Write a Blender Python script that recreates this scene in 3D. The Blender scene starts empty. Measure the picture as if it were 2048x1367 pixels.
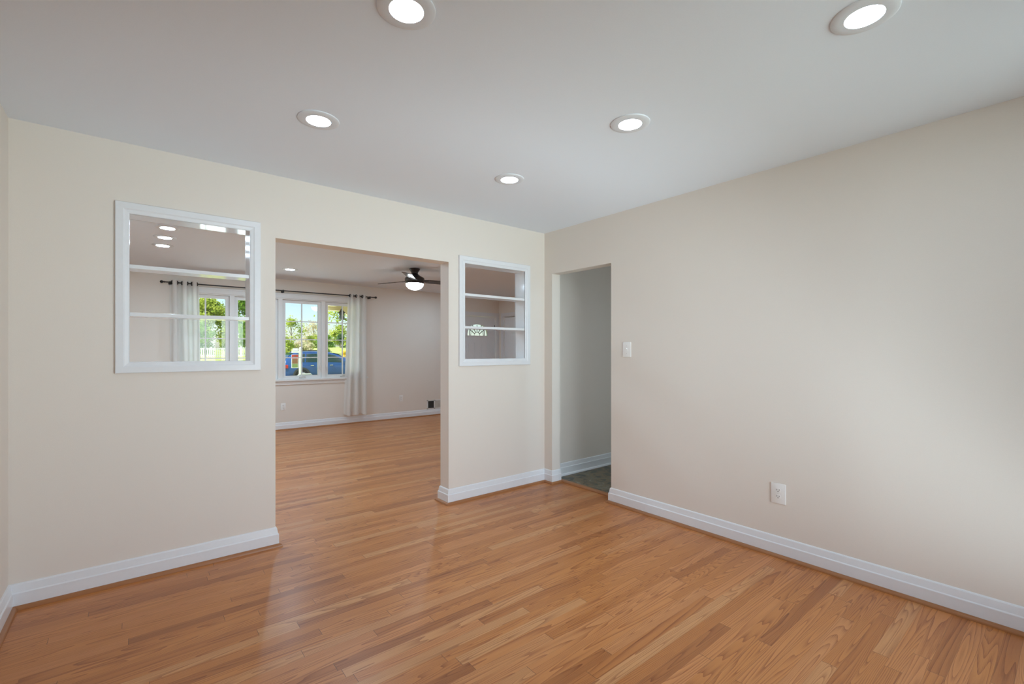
import bpy, bmesh, math, random
from mathutils import Vector, Matrix
random.seed(7)
SC = bpy.context.scene
COL = SC.collection
PI = math.pi

# ------------------------------------------------------------------ camera
F_PX, HOR, CAM_Z, YAW = 926.4, 700.5, 1.287, 38.97
cd = bpy.data.cameras.new('camera'); cam = bpy.data.objects.new('camera', cd); COL.objects.link(cam)
cam.location = (0, 0, CAM_Z)
cam.rotation_euler = (math.radians(90), 0, -math.radians(YAW))
cd.sensor_width = 36; cd.lens = 36 * F_PX / 2048
cd.shift_y = (HOR - 683.5) / 2048
cd.clip_start = 0.02; cd.clip_end = 500
SC.camera = cam
SC.view_settings.view_transform = 'Standard'; SC.view_settings.look = 'None'
SC.view_settings.gamma = 1; SC.view_settings.use_curve_mapping = False
SC.view_settings.exposure = -0.13
SC.cycles.max_bounces = 10; SC.cycles.diffuse_bounces = 8; SC.cycles.transparent_max_bounces = 16
SC.cycles.sample_clamp_indirect = 6; SC.cycles.caustics_refractive = False; SC.cycles.caustics_reflective = False
SC.cycles.use_denoising = True

# ------------------------------------------------------------------ world, sun, added fill panels
LAMP = 50.0          # radiance of a recessed lamp's lens
w = bpy.data.worlds.new('sky'); SC.world = w; w.use_nodes = True
nt = w.node_tree; bg = nt.nodes['Background']
sky = nt.nodes.new('ShaderNodeTexSky'); sky.sky_type = 'NISHITA'
sky.sun_disc = False; sky.sun_elevation = math.radians(52); sky.sun_rotation = math.radians(160)
sky.air_density = 1.0; sky.dust_density = 1.0; sky.ozone_density = 2.5
nt.links.new(sky.outputs[0], bg.inputs[0]); bg.inputs[1].default_value = 0.22
sd = bpy.data.lights.new('sun', 'SUN'); sun = bpy.data.objects.new('sun', sd); COL.objects.link(sun)
sd.energy = 8; sd.angle = 0.01; sd.color = (1, .97, .92)
sun.rotation_euler = (math.radians(40), 0, math.radians(-82))   # from the left, along the front of the house
def fill_panel(name, loc, rot, sx, sy, e, col=(1, 1, 1)):
    l = bpy.data.lights.new(name, 'AREA'); l.shape = 'RECTANGLE'; l.size = sx; l.size_y = sy; l.energy = e; l.color = col
    o = bpy.data.objects.new(name, l); COL.objects.link(o); o.location = loc; o.rotation_euler = rot
    return o
# added fill panel standing in for sky light, just outside the rear glazing
fill_panel('added_rear_fill', (1.95, -0.68, 1.22), (math.radians(95), 0, 0), 2.0, 2.3, 80, (.84, .97, 1.12))
# added fill panel aimed upwards, imitates bounce from the ground behind that glazing
fill_panel('added_rear_upfill', (2.25, -1.08, .03), (math.radians(154), 0, 0), 1.9, .8, 95, (.84, .97, 1.12))
# added fill panel low on the porch, brightens the far room through the window
fill_panel('added_porch_fill', (1.6, 10.1, -.12), (math.radians(-165), 0, 0), 3.0, 3.0, 240, (.84, .98, 1.15))

# ------------------------------------------------------------------ helpers
def newmat(name, base=(.8, .8, .8), rough=.5, metal=0, spec=.5, coat=0, emit=None, es=0, bump=0, bscale=60, transl=0):
    m = bpy.data.materials.new(name); m.use_nodes = True
    n = m.node_tree.nodes; L = m.node_tree.links; p = n['Principled BSDF']
    p.inputs['Base Color'].default_value = (*base, 1)
    p.inputs['Roughness'].default_value = rough; p.inputs['Metallic'].default_value = metal
    p.inputs['Specular IOR Level'].default_value = spec; p.inputs['Coat Weight'].default_value = coat
    if emit: p.inputs['Emission Color'].default_value = (*emit, 1); p.inputs['Emission Strength'].default_value = es
    tc = n.new('ShaderNodeTexCoord')
    nz = n.new('ShaderNodeTexNoise'); nz.inputs['Scale'].default_value = bscale; nz.inputs['Detail'].default_value = 3
    L.new(tc.outputs['Object'], nz.inputs['Vector'])
    # faint procedural mottling of the colour
    mx = n.new('ShaderNodeMix'); mx.data_type = 'RGBA'
    mx.inputs[6].default_value = (*[c * .975 for c in base], 1); mx.inputs[7].default_value = (*[min(1, c * 1.02) for c in base], 1)
    L.new(nz.outputs[0], mx.inputs[0]); L.new(mx.outputs[2], p.inputs['Base Color'])
    if bump:
        b = n.new('ShaderNodeBump'); b.inputs['Strength'].default_value = bump; b.inputs['Distance'].default_value = .002
        L.new(nz.outputs[0], b.inputs['Height']); L.new(b.outputs[0], p.inputs['Normal'])
    return m

class MB:
    """collects geometry, builds one mesh object"""
    def __init__(s): s.bm = bmesh.new()
    def face(s, pts):
        vs = [s.bm.verts.new(p) for p in pts]
        try: return s.bm.faces.new(vs)
        except ValueError: return None
    def box(s, x0, x1, y0, y1, z0, z1, mat=None, bev=0):
        r = bmesh.ops.create_cube(s.bm, size=1)
        vs = r['verts']
        for v in vs:
            v.co = Vector(((x0 + x1) / 2 + v.co.x * (x1 - x0), (y0 + y1) / 2 + v.co.y * (y1 - y0), (z0 + z1) / 2 + v.co.z * (z1 - z0)))
        if bev:
            es = list({e for v in vs for e in v.link_edges})
            g = bmesh.ops.bevel(s.bm, geom=es, offset=bev, segments=2, affect='EDGES', profile=.6)
            vs = list({v for f in g['faces'] for v in f.verts} | {v for v in vs if v.is_valid})
        if mat is not None:
            for v in vs:
                if v.is_valid: v.co = mat @ v.co
        return s
    def lathe(s, prof, c=(0, 0, 0), seg=32, mat=None, cap=False):
        rings = []
        for r, z in prof:
            ring = []
            if r < 1e-6: ring = [s.bm.verts.new((0, 0, z))] * seg
            else:
                for k in range(seg):
                    a = 2 * PI * k / seg
                    ring.append(s.bm.verts.new((r * math.cos(a), r * math.sin(a), z)))
            rings.append(ring)
        for a, b in zip(rings, rings[1:]):
            for k in range(seg):
                q = [a[k], a[(k + 1) % seg], b[(k + 1) % seg], b[k]]
                u = []
                for v in q:
                    if v not in u: u.append(v)
                if len(u) > 2:
                    try: s.bm.faces.new(u)
                    except ValueError: pass
        if cap:
            for r in (rings[0], rings[-1]):
                if len(set(r)) > 2: s.bm.faces.new(r)
        M = Matrix.Translation(c) @ (mat or Matrix())
        for v in {v for r in rings for v in r}: v.co = M @ v.co
        return s
    def tube(s, pts, r, seg=8, r2=None, cap=True):
        pts = [Vector(p) for p in pts]; n = len(pts); rings = []
        for i, p in enumerate(pts):
            t = (pts[min(i + 1, n - 1)] - pts[max(i - 1, 0)]).normalized()
            up = Vector((0, 0, 1)) if abs(t.z) < .95 else Vector((1, 0, 0))
            a = t.cross(up).normalized(); b = t.cross(a).normalized()
            rr = r if r2 is None else r + (r2 - r) * i / (n - 1)
            rings.append([s.bm.verts.new(p + a * rr * math.cos(2 * PI * k / seg) + b * rr * math.sin(2 * PI * k / seg)) for k in range(seg)])
        for a, b in zip(rings, rings[1:]):
            for k in range(seg): s.bm.faces.new([a[k], a[(k + 1) % seg], b[(k + 1) % seg], b[k]])
        if cap: s.bm.faces.new(rings[0]); s.bm.faces.new(rings[-1][::-1])
        return s
    def prism(s, poly, f, d):
        """poly of 2-D points, f maps (u,v,t) to 3-D, extruded t from 0 to d"""
        a = [s.bm.verts.new(f(u, v, 0)) for u, v in poly]; b = [s.bm.verts.new(f(u, v, d)) for u, v in poly]
        s.bm.faces.new(a); s.bm.faces.new(b[::-1]); n = len(a)
        for i in range(n): s.bm.faces.new([a[i], b[i], b[(i + 1) % n], a[(i + 1) % n]])
        return s
    def build(s, name, mat, parent=None, smooth=False, loc=None, bevel=0, world=True):
        bmesh.ops.recalc_face_normals(s.bm, faces=s.bm.faces)
        me = bpy.data.meshes.new(name)
        if loc is not None:
            bmesh.ops.translate(s.bm, verts=s.bm.verts, vec=-Vector(loc))
        s.bm.to_mesh(me); s.bm.free()
        me.materials.append(mat)
        if smooth:
            me.shade_smooth()
            if smooth != 'all': me.set_sharp_from_angle(angle=math.radians(35))
        o = bpy.data.objects.new(name, me); COL.objects.link(o)
        if loc is not None: o.location = loc
        if parent is not None:
            o.parent = parent
            if world: o.matrix_parent_inverse = mw(parent).inverted()
        if bevel:
            b = o.modifiers.new('b', 'BEVEL'); b.width = bevel; b.segments = 2; b.limit_method = 'ANGLE'
        return o

def mw(o):
    m = Matrix.LocRotScale(o.location, o.rotation_euler, o.scale)
    if o.parent is not None: m = mw(o.parent) @ o.matrix_parent_inverse @ m
    return m
def tag(o, label, cat, group=None, kind=None):
    o['label'] = label; o['category'] = cat
    if group: o['group'] = group
    if kind: o['kind'] = kind
    return o
def struct(o): o['kind'] = 'structure'; return o
def empty(name, loc, rz=0):
    o = bpy.data.objects.new(name, None); COL.objects.link(o); o.location = loc; o.rotation_euler = (0, 0, rz)
    o.empty_display_size = .1; return o
def copy_tree(o, parent=None):
    c = o.copy(); COL.objects.link(c)
    if parent is not None: c.parent = parent
    for ch in list(o.children): copy_tree(ch, c)
    return c

def wall_grid(us, vs, holes, f, t):
    """wall with rectangular holes. us, vs grid breaks; holes (u0,u1,v0,v1); f(u,v,w)->3D; thickness t"""
    us = sorted(set(us + [h[0] for h in holes] + [h[1] for h in holes]))
    vs = sorted(set(vs + [h[2] for h in holes] + [h[3] for h in holes]))
    mb = MB(); bm = mb.bm; V = {}
    def vert(i, j, k):
        if (i, j, k) not in V: V[i, j, k] = bm.verts.new(f(us[i], vs[j], t * k))
        return V[i, j, k]
    def solid(i, j):
        if i < 0 or j < 0 or i >= len(us) - 1 or j >= len(vs) - 1: return False
        cu = (us[i] + us[i + 1]) / 2; cv = (vs[j] + vs[j + 1]) / 2
        return not any(h[0] < cu < h[1] and h[2] < cv < h[3] for h in holes)
    for i in range(len(us) - 1):
        for j in range(len(vs) - 1):
            if not solid(i, j): continue
            bm.faces.new([vert(i, j, 0), vert(i + 1, j, 0), vert(i + 1, j + 1, 0), vert(i, j + 1, 0)])
            bm.faces.new([vert(i, j + 1, 1), vert(i + 1, j + 1, 1), vert(i + 1, j, 1), vert(i, j, 1)])
            for di, dj, a, b in ((-1, 0, (0, 0), (0, 1)), (1, 0, (1, 1), (1, 0)), (0, -1, (1, 0), (0, 0)), (0, 1, (0, 1), (1, 1))):
                if not solid(i + di, j + dj):
                    p, q = (i + a[0], j + a[1]), (i + b[0], j + b[1])
                    bm.faces.new([vert(*p, 0), vert(*q, 0), vert(*q, 1), vert(*p, 1)])
    return mb

def sweep(mb, prof, path, side=1, i0=0, i1=None, closed=False):
    """sweep a profile (offset from the wall, z) along a floor path with mitred corners; side=+1: profile grows to the left of travel"""
    P = [Vector((p[0], p[1])) for p in path]; n = len(P)
    def nrm(a, b): d = (b - a).normalized(); return Vector((-d.y, d.x)) * side
    rings = []
    for i in range(n):
        if closed: n1 = nrm(P[i - 1], P[i]); n2 = nrm(P[i], P[(i + 1) % n])
        else:
            n1 = nrm(P[i - 1], P[i]) if i else nrm(P[0], P[1]); n2 = nrm(P[i], P[i + 1]) if i < n - 1 else n1
        m = (n1 + n2).normalized(); m = m / max(.2, m.dot(n1))
        rings.append((P[i], m))
    i1 = n - 1 if i1 is None else i1
    rs = [[mb.bm.verts.new((p.x + m.x * o, p.y + m.y * o, z)) for o, z in prof] for p, m in rings[i0:i1 + 1]]
    for a, b in zip(rs, rs[1:]):
        for k in range(len(prof) - 1): mb.bm.faces.new([a[k], a[k + 1], b[k + 1], b[k]])
        mb.bm.faces.new([a[-1], a[0], b[0], b[-1]])
    mb.bm.faces.new(rs[0]); mb.bm.faces.new(rs[-1][::-1])
    return mb

# ------------------------------------------------------------------ materials
M = {}
M['wall'] = newmat('wall_paint', (.785, .728, .665), .55, bump=.12, bscale=260, spec=.3)
M['ceil'] = newmat('ceiling_paint', (.79, .845, .915), .8, bump=.1, bscale=200, spec=.2)
M['trim'] = newmat('white_trim_paint', (.80, .82, .85), .28, bump=.02, bscale=40)
M['gloss'] = newmat('glossy_white_paint', (.80, .82, .84), .09, bump=.03, bscale=14)
M['plate'] = newmat('white_plastic', (.86, .85, .83), .3)
M['ring'] = newmat('lamp_trim_white', (.72, .75, .79), .5)
M['slot'] = newmat('dark_slot', (.03, .03, .03), .6)
M['black'] = newmat('black_metal', (.012, .011, .011), .35)
M['bronze'] = newmat('dark_bronze', (.022, .014, .012), .3)
M['blade'] = newmat('dark_fan_blade', (.03, .02, .018), .22)
M['lens'] = newmat('lamp_lens', (.9, .9, .9), .4, emit=(.83, 1.0, 1.21), es=LAMP)
M['lens2'] = newmat('far_room_lamp_lens', (.9, .9, .9), .4, emit=(.76, 1.04, 1.26), es=LAMP * 6.0)
M['bowl'] = newmat('frosted_bowl', (.9, .9, .9), .3, emit=(.90, .98, 1.02), es=20)
M['vinyl'] = newmat('white_vinyl', (.80, .80, .79), .3)
M['door'] = newmat('door_paint', (.74, .75, .77), .32)
M['winmetal'] = newmat('window_hardware', (.62, .60, .56), .35)
M['cream'] = newmat('porch_cream_paint', (.72, .62, .36), .6)
M['brass'] = newmat('dark_came', (.10, .09, .07), .4, metal=.6)

def glassmat(name, f=.08, tint=(1, 1, 1)):
    m = bpy.data.materials.new(name); m.use_nodes = True; n = m.node_tree.nodes; L = m.node_tree.links; n.clear()
    o = n.new('ShaderNodeOutputMaterial'); mx = n.new('ShaderNodeMixShader'); t = n.new('ShaderNodeBsdfTransparent'); g = n.new('ShaderNodeBsdfGlossy')
    fr = n.new('ShaderNodeFresnel'); fr.inputs[0].default_value = 1.45
    t.inputs[0].default_value = (*tint, 1); g.inputs['Roughness'].default_value = .01
    ma = n.new('ShaderNodeMath'); ma.operation = 'MULTIPLY'; ma.inputs[1].default_value = 1.2
    L.new(fr.outputs[0], ma.inputs[0]); L.new(ma.outputs[0], mx.inputs[0]); L.new(t.outputs[0], mx.inputs[1]); L.new(g.outputs[0], mx.inputs[2]); L.new(mx.outputs[0], o.inputs[0])
    return m
M['glass'] = glassmat('window_glass', tint=(.96, .98, .97))
def clothmat(name, col, tr=.5, op=.82):
    m = bpy.data.materials.new(name); m.use_nodes = True; n = m.node_tree.nodes; L = m.node_tree.links; n.clear()
    o = n.new('ShaderNodeOutputMaterial'); d = n.new('ShaderNodeBsdfDiffuse'); t = n.new('ShaderNodeBsdfTranslucent'); tp = n.new('ShaderNodeBsdfTransparent')
    m1 = n.new('ShaderNodeMixShader'); m2 = n.new('ShaderNodeMixShader')
    tc = n.new('ShaderNodeTexCoord'); mp = n.new('ShaderNodeMapping'); mp.inputs['Scale'].default_value = (1, 1, 1)
    nz = n.new('ShaderNodeTexNoise'); nz.inputs['Scale'].default_value = 120
    L.new(tc.outputs['Object'], mp.inputs[0]); L.new(mp.outputs[0], nz.inputs[0])
    mx = n.new('ShaderNodeMix'); mx.data_type = 'RGBA'; mx.inputs[6].default_value = (*[c * .95 for c in col], 1); mx.inputs[7].default_value = (*col, 1)
    L.new(nz.outputs[0], mx.inputs[0]); L.new(mx.outputs[2], d.inputs[0]); L.new(mx.outputs[2], t.inputs[0])
    m1.inputs[0].default_value = tr; L.new(d.outputs[0], m1.inputs[1]); L.new(t.outputs[0], m1.inputs[2])
    m2.inputs[0].default_value = op; L.new(tp.outputs[0], m2.inputs[1]); L.new(m1.outputs[0], m2.inputs[2]); L.new(m2.outputs[0], o.inputs[0])
    return m
M['curtain'] = clothmat('white_sheer_linen', (.93, .92, .90), .42, .95)

def oakmat(name, width=.0572, strips=True, dark=1.0, length=.95):
    m = bpy.data.materials.new(name); m.use_nodes = True; n = m.node_tree.nodes; L = m.node_tree.links; p = n['Principled BSDF']
    def math_(op, a, b=None, c=None):
        k = n.new('ShaderNodeMath'); k.operation = op
        for i, v in enumerate((a, b, c)):
            if v is None: continue
            if isinstance(v, (int, float)): k.inputs[i].default_value = v
            else: L.new(v, k.inputs[i])
        return k.outputs[0]
    tc = n.new('ShaderNodeTexCoord'); sp = n.new('ShaderNodeSeparateXYZ'); L.new(tc.outputs['Object'], sp.inputs[0])
    X, Y = sp.outputs[0], sp.outputs[1]
    row = math_('FLOOR', math_('DIVIDE', Y, width)); fy = math_('FRACT', math_('DIVIDE', Y, width))
    wn = n.new('ShaderNodeTexWhiteNoise'); wn.noise_dimensions = '1D'; L.new(row, wn.inputs['W'])
    W = math_('ADD', math_('DIVIDE', X, length), math_('MULTIPLY', wn.outputs['Value'], 331.7))
    v1 = n.new('ShaderNodeTexVoronoi'); v1.voronoi_dimensions = '1D'; v1.feature = 'F1'; v1.inputs['Scale'].default_value = 1; L.new(W, v1.inputs['W'])
    v2 = n.new('ShaderNodeTexVoronoi'); v2.voronoi_dimensions = '1D'; v2.feature = 'DISTANCE_TO_EDGE'; v2.inputs['Scale'].default_value = 1; L.new(W, v2.inputs['W'])
    sc_ = n.new('ShaderNodeSeparateColor'); L.new(v1.outputs['Color'], sc_.inputs[0])
    rnd, rnd2, rnd3 = sc_.outputs[0], sc_.outputs[1], sc_.outputs[2]
    # cathedral grain: contour lines of a stretched noise, different on every board
    cx = n.new('ShaderNodeCombineXYZ')
    L.new(math_('MULTIPLY', X, .55), cx.inputs[0]); L.new(math_('ADD', math_('MULTIPLY', Y, 11), math_('MULTIPLY', row, 5.3)), cx.inputs[1]); L.new(math_('ADD', math_('MULTIPLY', rnd, 57.0), math_('MULTIPLY', row, 1.37)), cx.inputs[2])
    n1 = n.new('ShaderNodeTexNoise'); n1.inputs['Scale'].default_value = 1.0; n1.inputs['Detail'].default_value = 1.6; n1.inputs['Roughness'].default_value = .3; L.new(cx.outputs[0], n1.inputs['Vector'])
    dens = math_('ADD', 16, math_('MULTIPLY', rnd2, 30))
    ring = math_('FRACT', math_('MULTIPLY', n1.outputs[0], dens))
    ring = math_('POWER', ring, 2.6)
    # fine pores
    cx2 = n.new('ShaderNodeCombineXYZ'); L.new(math_('MULTIPLY', X, 9), cx2.inputs[0]); L.new(math_('MULTIPLY', Y, 420), cx2.inputs[1]); L.new(rnd, cx2.inputs[2])
    n2 = n.new('ShaderNodeTexNoise'); n2.inputs['Scale'].default_value = 1; n2.inputs['Detail'].default_value = 2; L.new(cx2.outputs[0], n2.inputs['Vector'])
    pore = math_('MULTIPLY', math_('SUBTRACT', n2.outputs[0], .42), 2.2)
    cr = n.new('ShaderNodeValToRGB'); e = cr.color_ramp; e.interpolation = 'LINEAR'
    cols = [(.0, (.385, .135, .034)), (.1, (.485, .18, .046)), (.45, (.56, .222, .060)), (.8, (.59, .243, .080)), (1, (.61, .30, .12))]
    e.elements[0].position = 0; e.elements[0].color = (*[c * dark for c in cols[0][1]], 1)
    e.elements[1].position = 1; e.elements[1].color = (*[c * dark for c in cols[4][1]], 1)
    for pos, c in cols[1:4]:
        q = e.elements.new(pos); q.color = (*[v * dark for v in c], 1)
    L.new(rnd3, cr.inputs[0])
    mx = n.new('ShaderNodeMix'); mx.data_type = 'RGBA'; mx.blend_type = 'MULTIPLY'; mx.inputs[7].default_value = (.56, .42, .32, 1)
    gfac = math_('MULTIPLY', ring, math_('ADD', .78, math_('MULTIPLY', pore, .9))); gc = n.new('ShaderNodeClamp'); L.new(gfac, gc.inputs[0])
    L.new(gc.outputs[0], mx.inputs[0]); L.new(cr.outputs[0], mx.inputs[6])
    mxb = n.new('ShaderNodeMix'); mxb.data_type = 'RGBA'; mxb.blend_type = 'MULTIPLY'; mxb.inputs[7].default_value = (.86, .80, .74, 1)
    pc = n.new('ShaderNodeClamp'); L.new(math_('MULTIPLY', pore, .7), pc.inputs[0]); L.new(pc.outputs[0], mxb.inputs[0]); L.new(mx.outputs[2], mxb.inputs[6])
    last = mxb.outputs[2]
    if strips:
        ed = math_('MINIMUM', fy, math_('SUBTRACT', 1, fy))
        s1 = math_('LESS_THAN', ed, .011); s2 = math_('LESS_THAN', v2.outputs['Distance'], .0011)
        gapf = math_('MAXIMUM', math_('MULTIPLY', s1, math_('ADD', .2, math_('MULTIPLY', math_('POWER', wn.outputs['Value'], 3), .6))), math_('MULTIPLY', s2, .85))
        mg = n.new('ShaderNodeMix'); mg.data_type = 'RGBA'; mg.inputs[7].default_value = (.12, .055, .022, 1)
        L.new(gapf, mg.inputs[0]); L.new(last, mg.inputs[6]); last = mg.outputs[2]
        hb = math_('SUBTRACT', 1, gapf)
    else: hb = n2.outputs[0]
    L.new(last, p.inputs['Base Color'])
    b = n.new('ShaderNodeBump'); b.inputs['Strength'].default_value = .12; b.inputs['Distance'].default_value = .001
    L.new(math_('ADD', hb, math_('MULTIPLY', n2.outputs[0], .25)), b.inputs['Height']); L.new(b.outputs[0], p.inputs['Normal'])
    p.inputs['Roughness'].default_value = .36; p.inputs['Coat Weight'].default_value = .12; p.inputs['Coat Roughness'].default_value = .22
    return m
M['oak'] = oakmat('oak_strip_floor')
M['oakshoe'] = newmat('oak_moulding', (.36, .15, .055), .35, bscale=14)

def stonemat():
    m = newmat('slate_vinyl', (.2, .17, .12), .45); n = m.node_tree.nodes; L = m.node_tree.links; p = n['Principled BSDF']
    tc = n.new('ShaderNodeTexCoord'); nz = n.new('ShaderNodeTexNoise'); nz.inputs['Scale'].default_value = 9; nz.inputs['Detail'].default_value = 7; nz.inputs['Distortion'].default_value = 1.2
    L.new(tc.outputs['Object'], nz.inputs[0]); cr = n.new('ShaderNodeValToRGB'); e = cr.color_ramp
    e.elements[0].position = .3; e.elements[0].color = (.045, .045, .045, 1); e.elements[1].position = .72; e.elements[1].color = (.28, .26, .19, 1)
    for ps, c in ((.43, (.10, .095, .075)), (.52, (.21, .155, .085)), (.6, (.15, .14, .10))):
        q = e.elements.new(ps); q.color = (*c, 1)
    L.new(nz.outputs[0], cr.inputs[0]); L.new(cr.outputs[0], p.inputs['Base Color']); return m
M['stone'] = stonemat()

# ------------------------------------------------------------------ the room shell
XL, XR_, YB, YB2, CH = -.497, 3.126, 3.354, 3.489, 2.44
YF, XLR, YR = 8.153, 6.22, -.46
HX0, HX1 = 3.235, 4.35
LI = (-.034, .557, 1.222, 2.049)     # left pass-through, inside of its casing
RI = (2.188, 2.866, 1.214, 2.037)
lin = .014
fl = MB(); fl.box(XL - .2, XLR + .2, YR - .2, YF + .1, -.1, 0); struct(fl.build('floor', M['oak']))
ce = MB(); ce.box(XL - .2, XLR + .2, YR - .2, YF + .3, CH, CH + .12); struct(ce.build('ceiling', M['ceil']))
# partition between the two rooms
g = wall_grid([XL - .15, XLR], [0, CH], [(.708, 2.03, -1, 2.029), (LI[0] - lin, LI[1] + lin, LI[2] - lin, LI[3] + lin), (RI[0] - lin, RI[1] + lin, RI[2] - lin, RI[3] + lin)],
              lambda u, v, t: (u, YB + t, v), YB2 - YB)
struct(g.build('wall_back', M['wall']))
g = wall_grid([YR - .15, YF + .2], [0, CH], [], lambda u, v, t: (XL - t, u, v), .15)
struct(g.build('wall_left', M['wall']))
g = wall_grid([YR - .15, YB], [0, CH], [(2.527, 3.247, -1, 2.030)], lambda u, v, t: (XR_ + t, u, v), HX0 - XR_)
struct(g.build('wall_right', M['wall']))
RW = (.92, 3.0, .03, 2.40)
g = wall_grid([XL, XR_], [0, CH], [RW], lambda u, v, t: (u, YR - t, v), .15)
struct(g.build('wall_rear', M['wall']))
WH = (.46, 3.13, .815, 2.135)
DH = (5.20, 6.143, -1, 2.03)
g = wall_grid([XL - .15, XLR + .15], [0, CH], [WH, DH], lambda u, v, t: (u, YF + t, v), .20)
struct(g.build('wall_front', M['wall']))
g = wall_grid([YB2, YF], [0, CH], [(7.16, 7.98, -1, 2.025)], lambda u, v, t: (XLR + t, u, v), .13)
struct(g.build('wall_far_right', M['wall']))
g = MB(); g.box(HX1, HX1 + .1, .6, YB, 0, CH); struct(g.build('wall_hall_right', M['wall']))
g = MB(); g.box(HX0, HX1 + .1, .5, .6, 0, CH); struct(g.build('wall_hall_rear', M['wall']))
g = MB(); g.box(3.262, HX1, .6, YB, 0, .016); struct(g.build('floor_hall', M['stone']))
# oak reducer strip in front of the stone-look floor
g = MB(); g.prism([(3.224, 0), (3.226, .010), (3.236, .019), (3.262, .021), (3.270, .017), (3.270, .0005)], lambda u, v, t: (u, 2.50 + t, v), .80)
struct(g.build('trim_1', M['oakshoe']))

# baseboards
BP = [(0, 0), (.018, 0), (.018, .078), (.0165, .081), (.013, .084), (.008, .118), (.005, .123), (0, .125)]
def qr(o, r=.019, n=6): return [(o, 0)] + [(o + r * math.cos(a), r * math.sin(a)) for a in [PI / 2 * k / n for k in range(n + 1)]]
def baseboard(name, path, side, i0=0, i1=None, shoe=None, shoemat='oakshoe'):
    m = MB(); sweep(m, BP, path, side, i0, i1); b = struct(m.build(name, M['trim'], smooth=False))
    m = MB(); a, z = shoe or (i0, i1); sweep(m, qr(.018), path, side, a, z)
    s = m.build('shoe_molding', M[shoemat], b, smooth=True)
    if shoemat == 'oakshoe': s['label'] = 'oak brown quarter round strip'
    return b
pl = [(XL, YR), (XL, YB), (.708, YB), (.708, YB2), (XL, YB2), (XL, YF), (XLR, YF), (XLR, 7.98 + .085)]
baseboard('baseboard_left', pl, -1, 0, 1)
baseboard('baseboard_back', pl, -1, 1, 3, shoe=(1, 2))
baseboard('baseboard_back_far_side', pl, -1, 3, 4)
baseboard('baseboard_left_far_room', pl, -1, 4, 5)
baseboard('baseboard_front', [(XL, YF - .3), (XL, YF), (DH[0] - .08, YF)], -1, 1, 2)
pr = [(XLR, YB2), (2.03, YB2), (2.03, YB), (XR_, YB), (XR_, 3.247), (HX0, 3.247)]
baseboard('baseboard_back_far_side_right', pr, -1, 0, 1)
baseboard('baseboard_back_right', pr, -1, 1, 3)
baseboard('baseboard_corner', pr, -1, 3, 5, shoe=(3, 5))
pq = [(HX0, 2.527), (XR_, 2.527), (XR_, YR)]
baseboard('baseboard_right', pq, -1, 0, 2)
baseboard('baseboard_hall', [(HX0, YB), (HX1, YB)], -1, shoemat='trim').location.z = .016
baseboard('baseboard_far_right', [(XLR, 7.07), (XLR, YB2)], -1)
baseboard('baseboard_rear', [(XR_, YR), (XL, YR)], -1)

# ------------------------------------------------------------------ pass-through shelf units in the partition
CP = [(0, 0), (0, .015), (.003, .018), (.034, .018), (.041, .0135), (.055, .0115), (.061, .009), (.061, 0)]
def casing(mb, rect, y, sgn, prof=CP, wid=.061):
    """mitred picture-frame casing round rect (x0,x1,z0,z1) on plane y, thickness towards sgn"""
    x0, x1, z0, z1 = rect
    cs = []
    for w_, t in prof:
        o = wid - w_
        cs.append([(x0 - o, z0 - o), (x1 + o, z0 - o), (x1 + o, z1 + o), (x0 - o, z1 + o)])
    rings = [[mb.bm.verts.new((q[0], y + sgn * prof[k][1], q[1])) for q in c] for k, c in enumerate(cs)]
    for k in range(len(prof)):
        a, b = rings[k], rings[(k + 1) % len(prof)]
        for j in range(4): mb.bm.faces.new([a[j], a[(j + 1) % 4], b[(j + 1) % 4], b[j]])
    return mb
def pass_unit(rect, shelves, label):
    x0, x1, z0, z1 = rect; c = ((x0 + x1) / 2, (YB + YB2) / 2, z0 - .061)
    root = tag(empty('pass_through_shelf_unit', c), label, 'shelf unit', 'white pass-through shelf units in the partition wall')
    casing(MB(), rect, YB - .0003, -1).build('casing', M['trim'], root)
    casing(MB(), rect, YB2 + .0003, 1).build('casing', M['trim'], root)
    m = MB(); a, b = YB - .004, YB2 + .004
    m.box(x0 - lin, x0, a, b, z0 - lin, z1 + lin); m.box(x1, x1 + lin, a, b, z0 - lin, z1 + lin)
    m.box(x0, x1, a, b, z0 - lin, z0); m.box(x0, x1, a, b, z1, z1 + lin)
    m.build('lining', M['gloss'], root)
    for zt in shelves:
        m = MB(); m.box(x0, x1, YB - .001, YB2 + .001, zt - .021, zt, bev=.0015); m.build('shelf', M['gloss'], root)
    return root
pass_unit(LI, (1.768, 1.500), 'larger white framed pass-through with two shelves, left of the wide doorway')
pass_unit(RI, (1.781, 1.498), 'smaller white framed pass-through with two shelves, right of the wide doorway')

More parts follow.
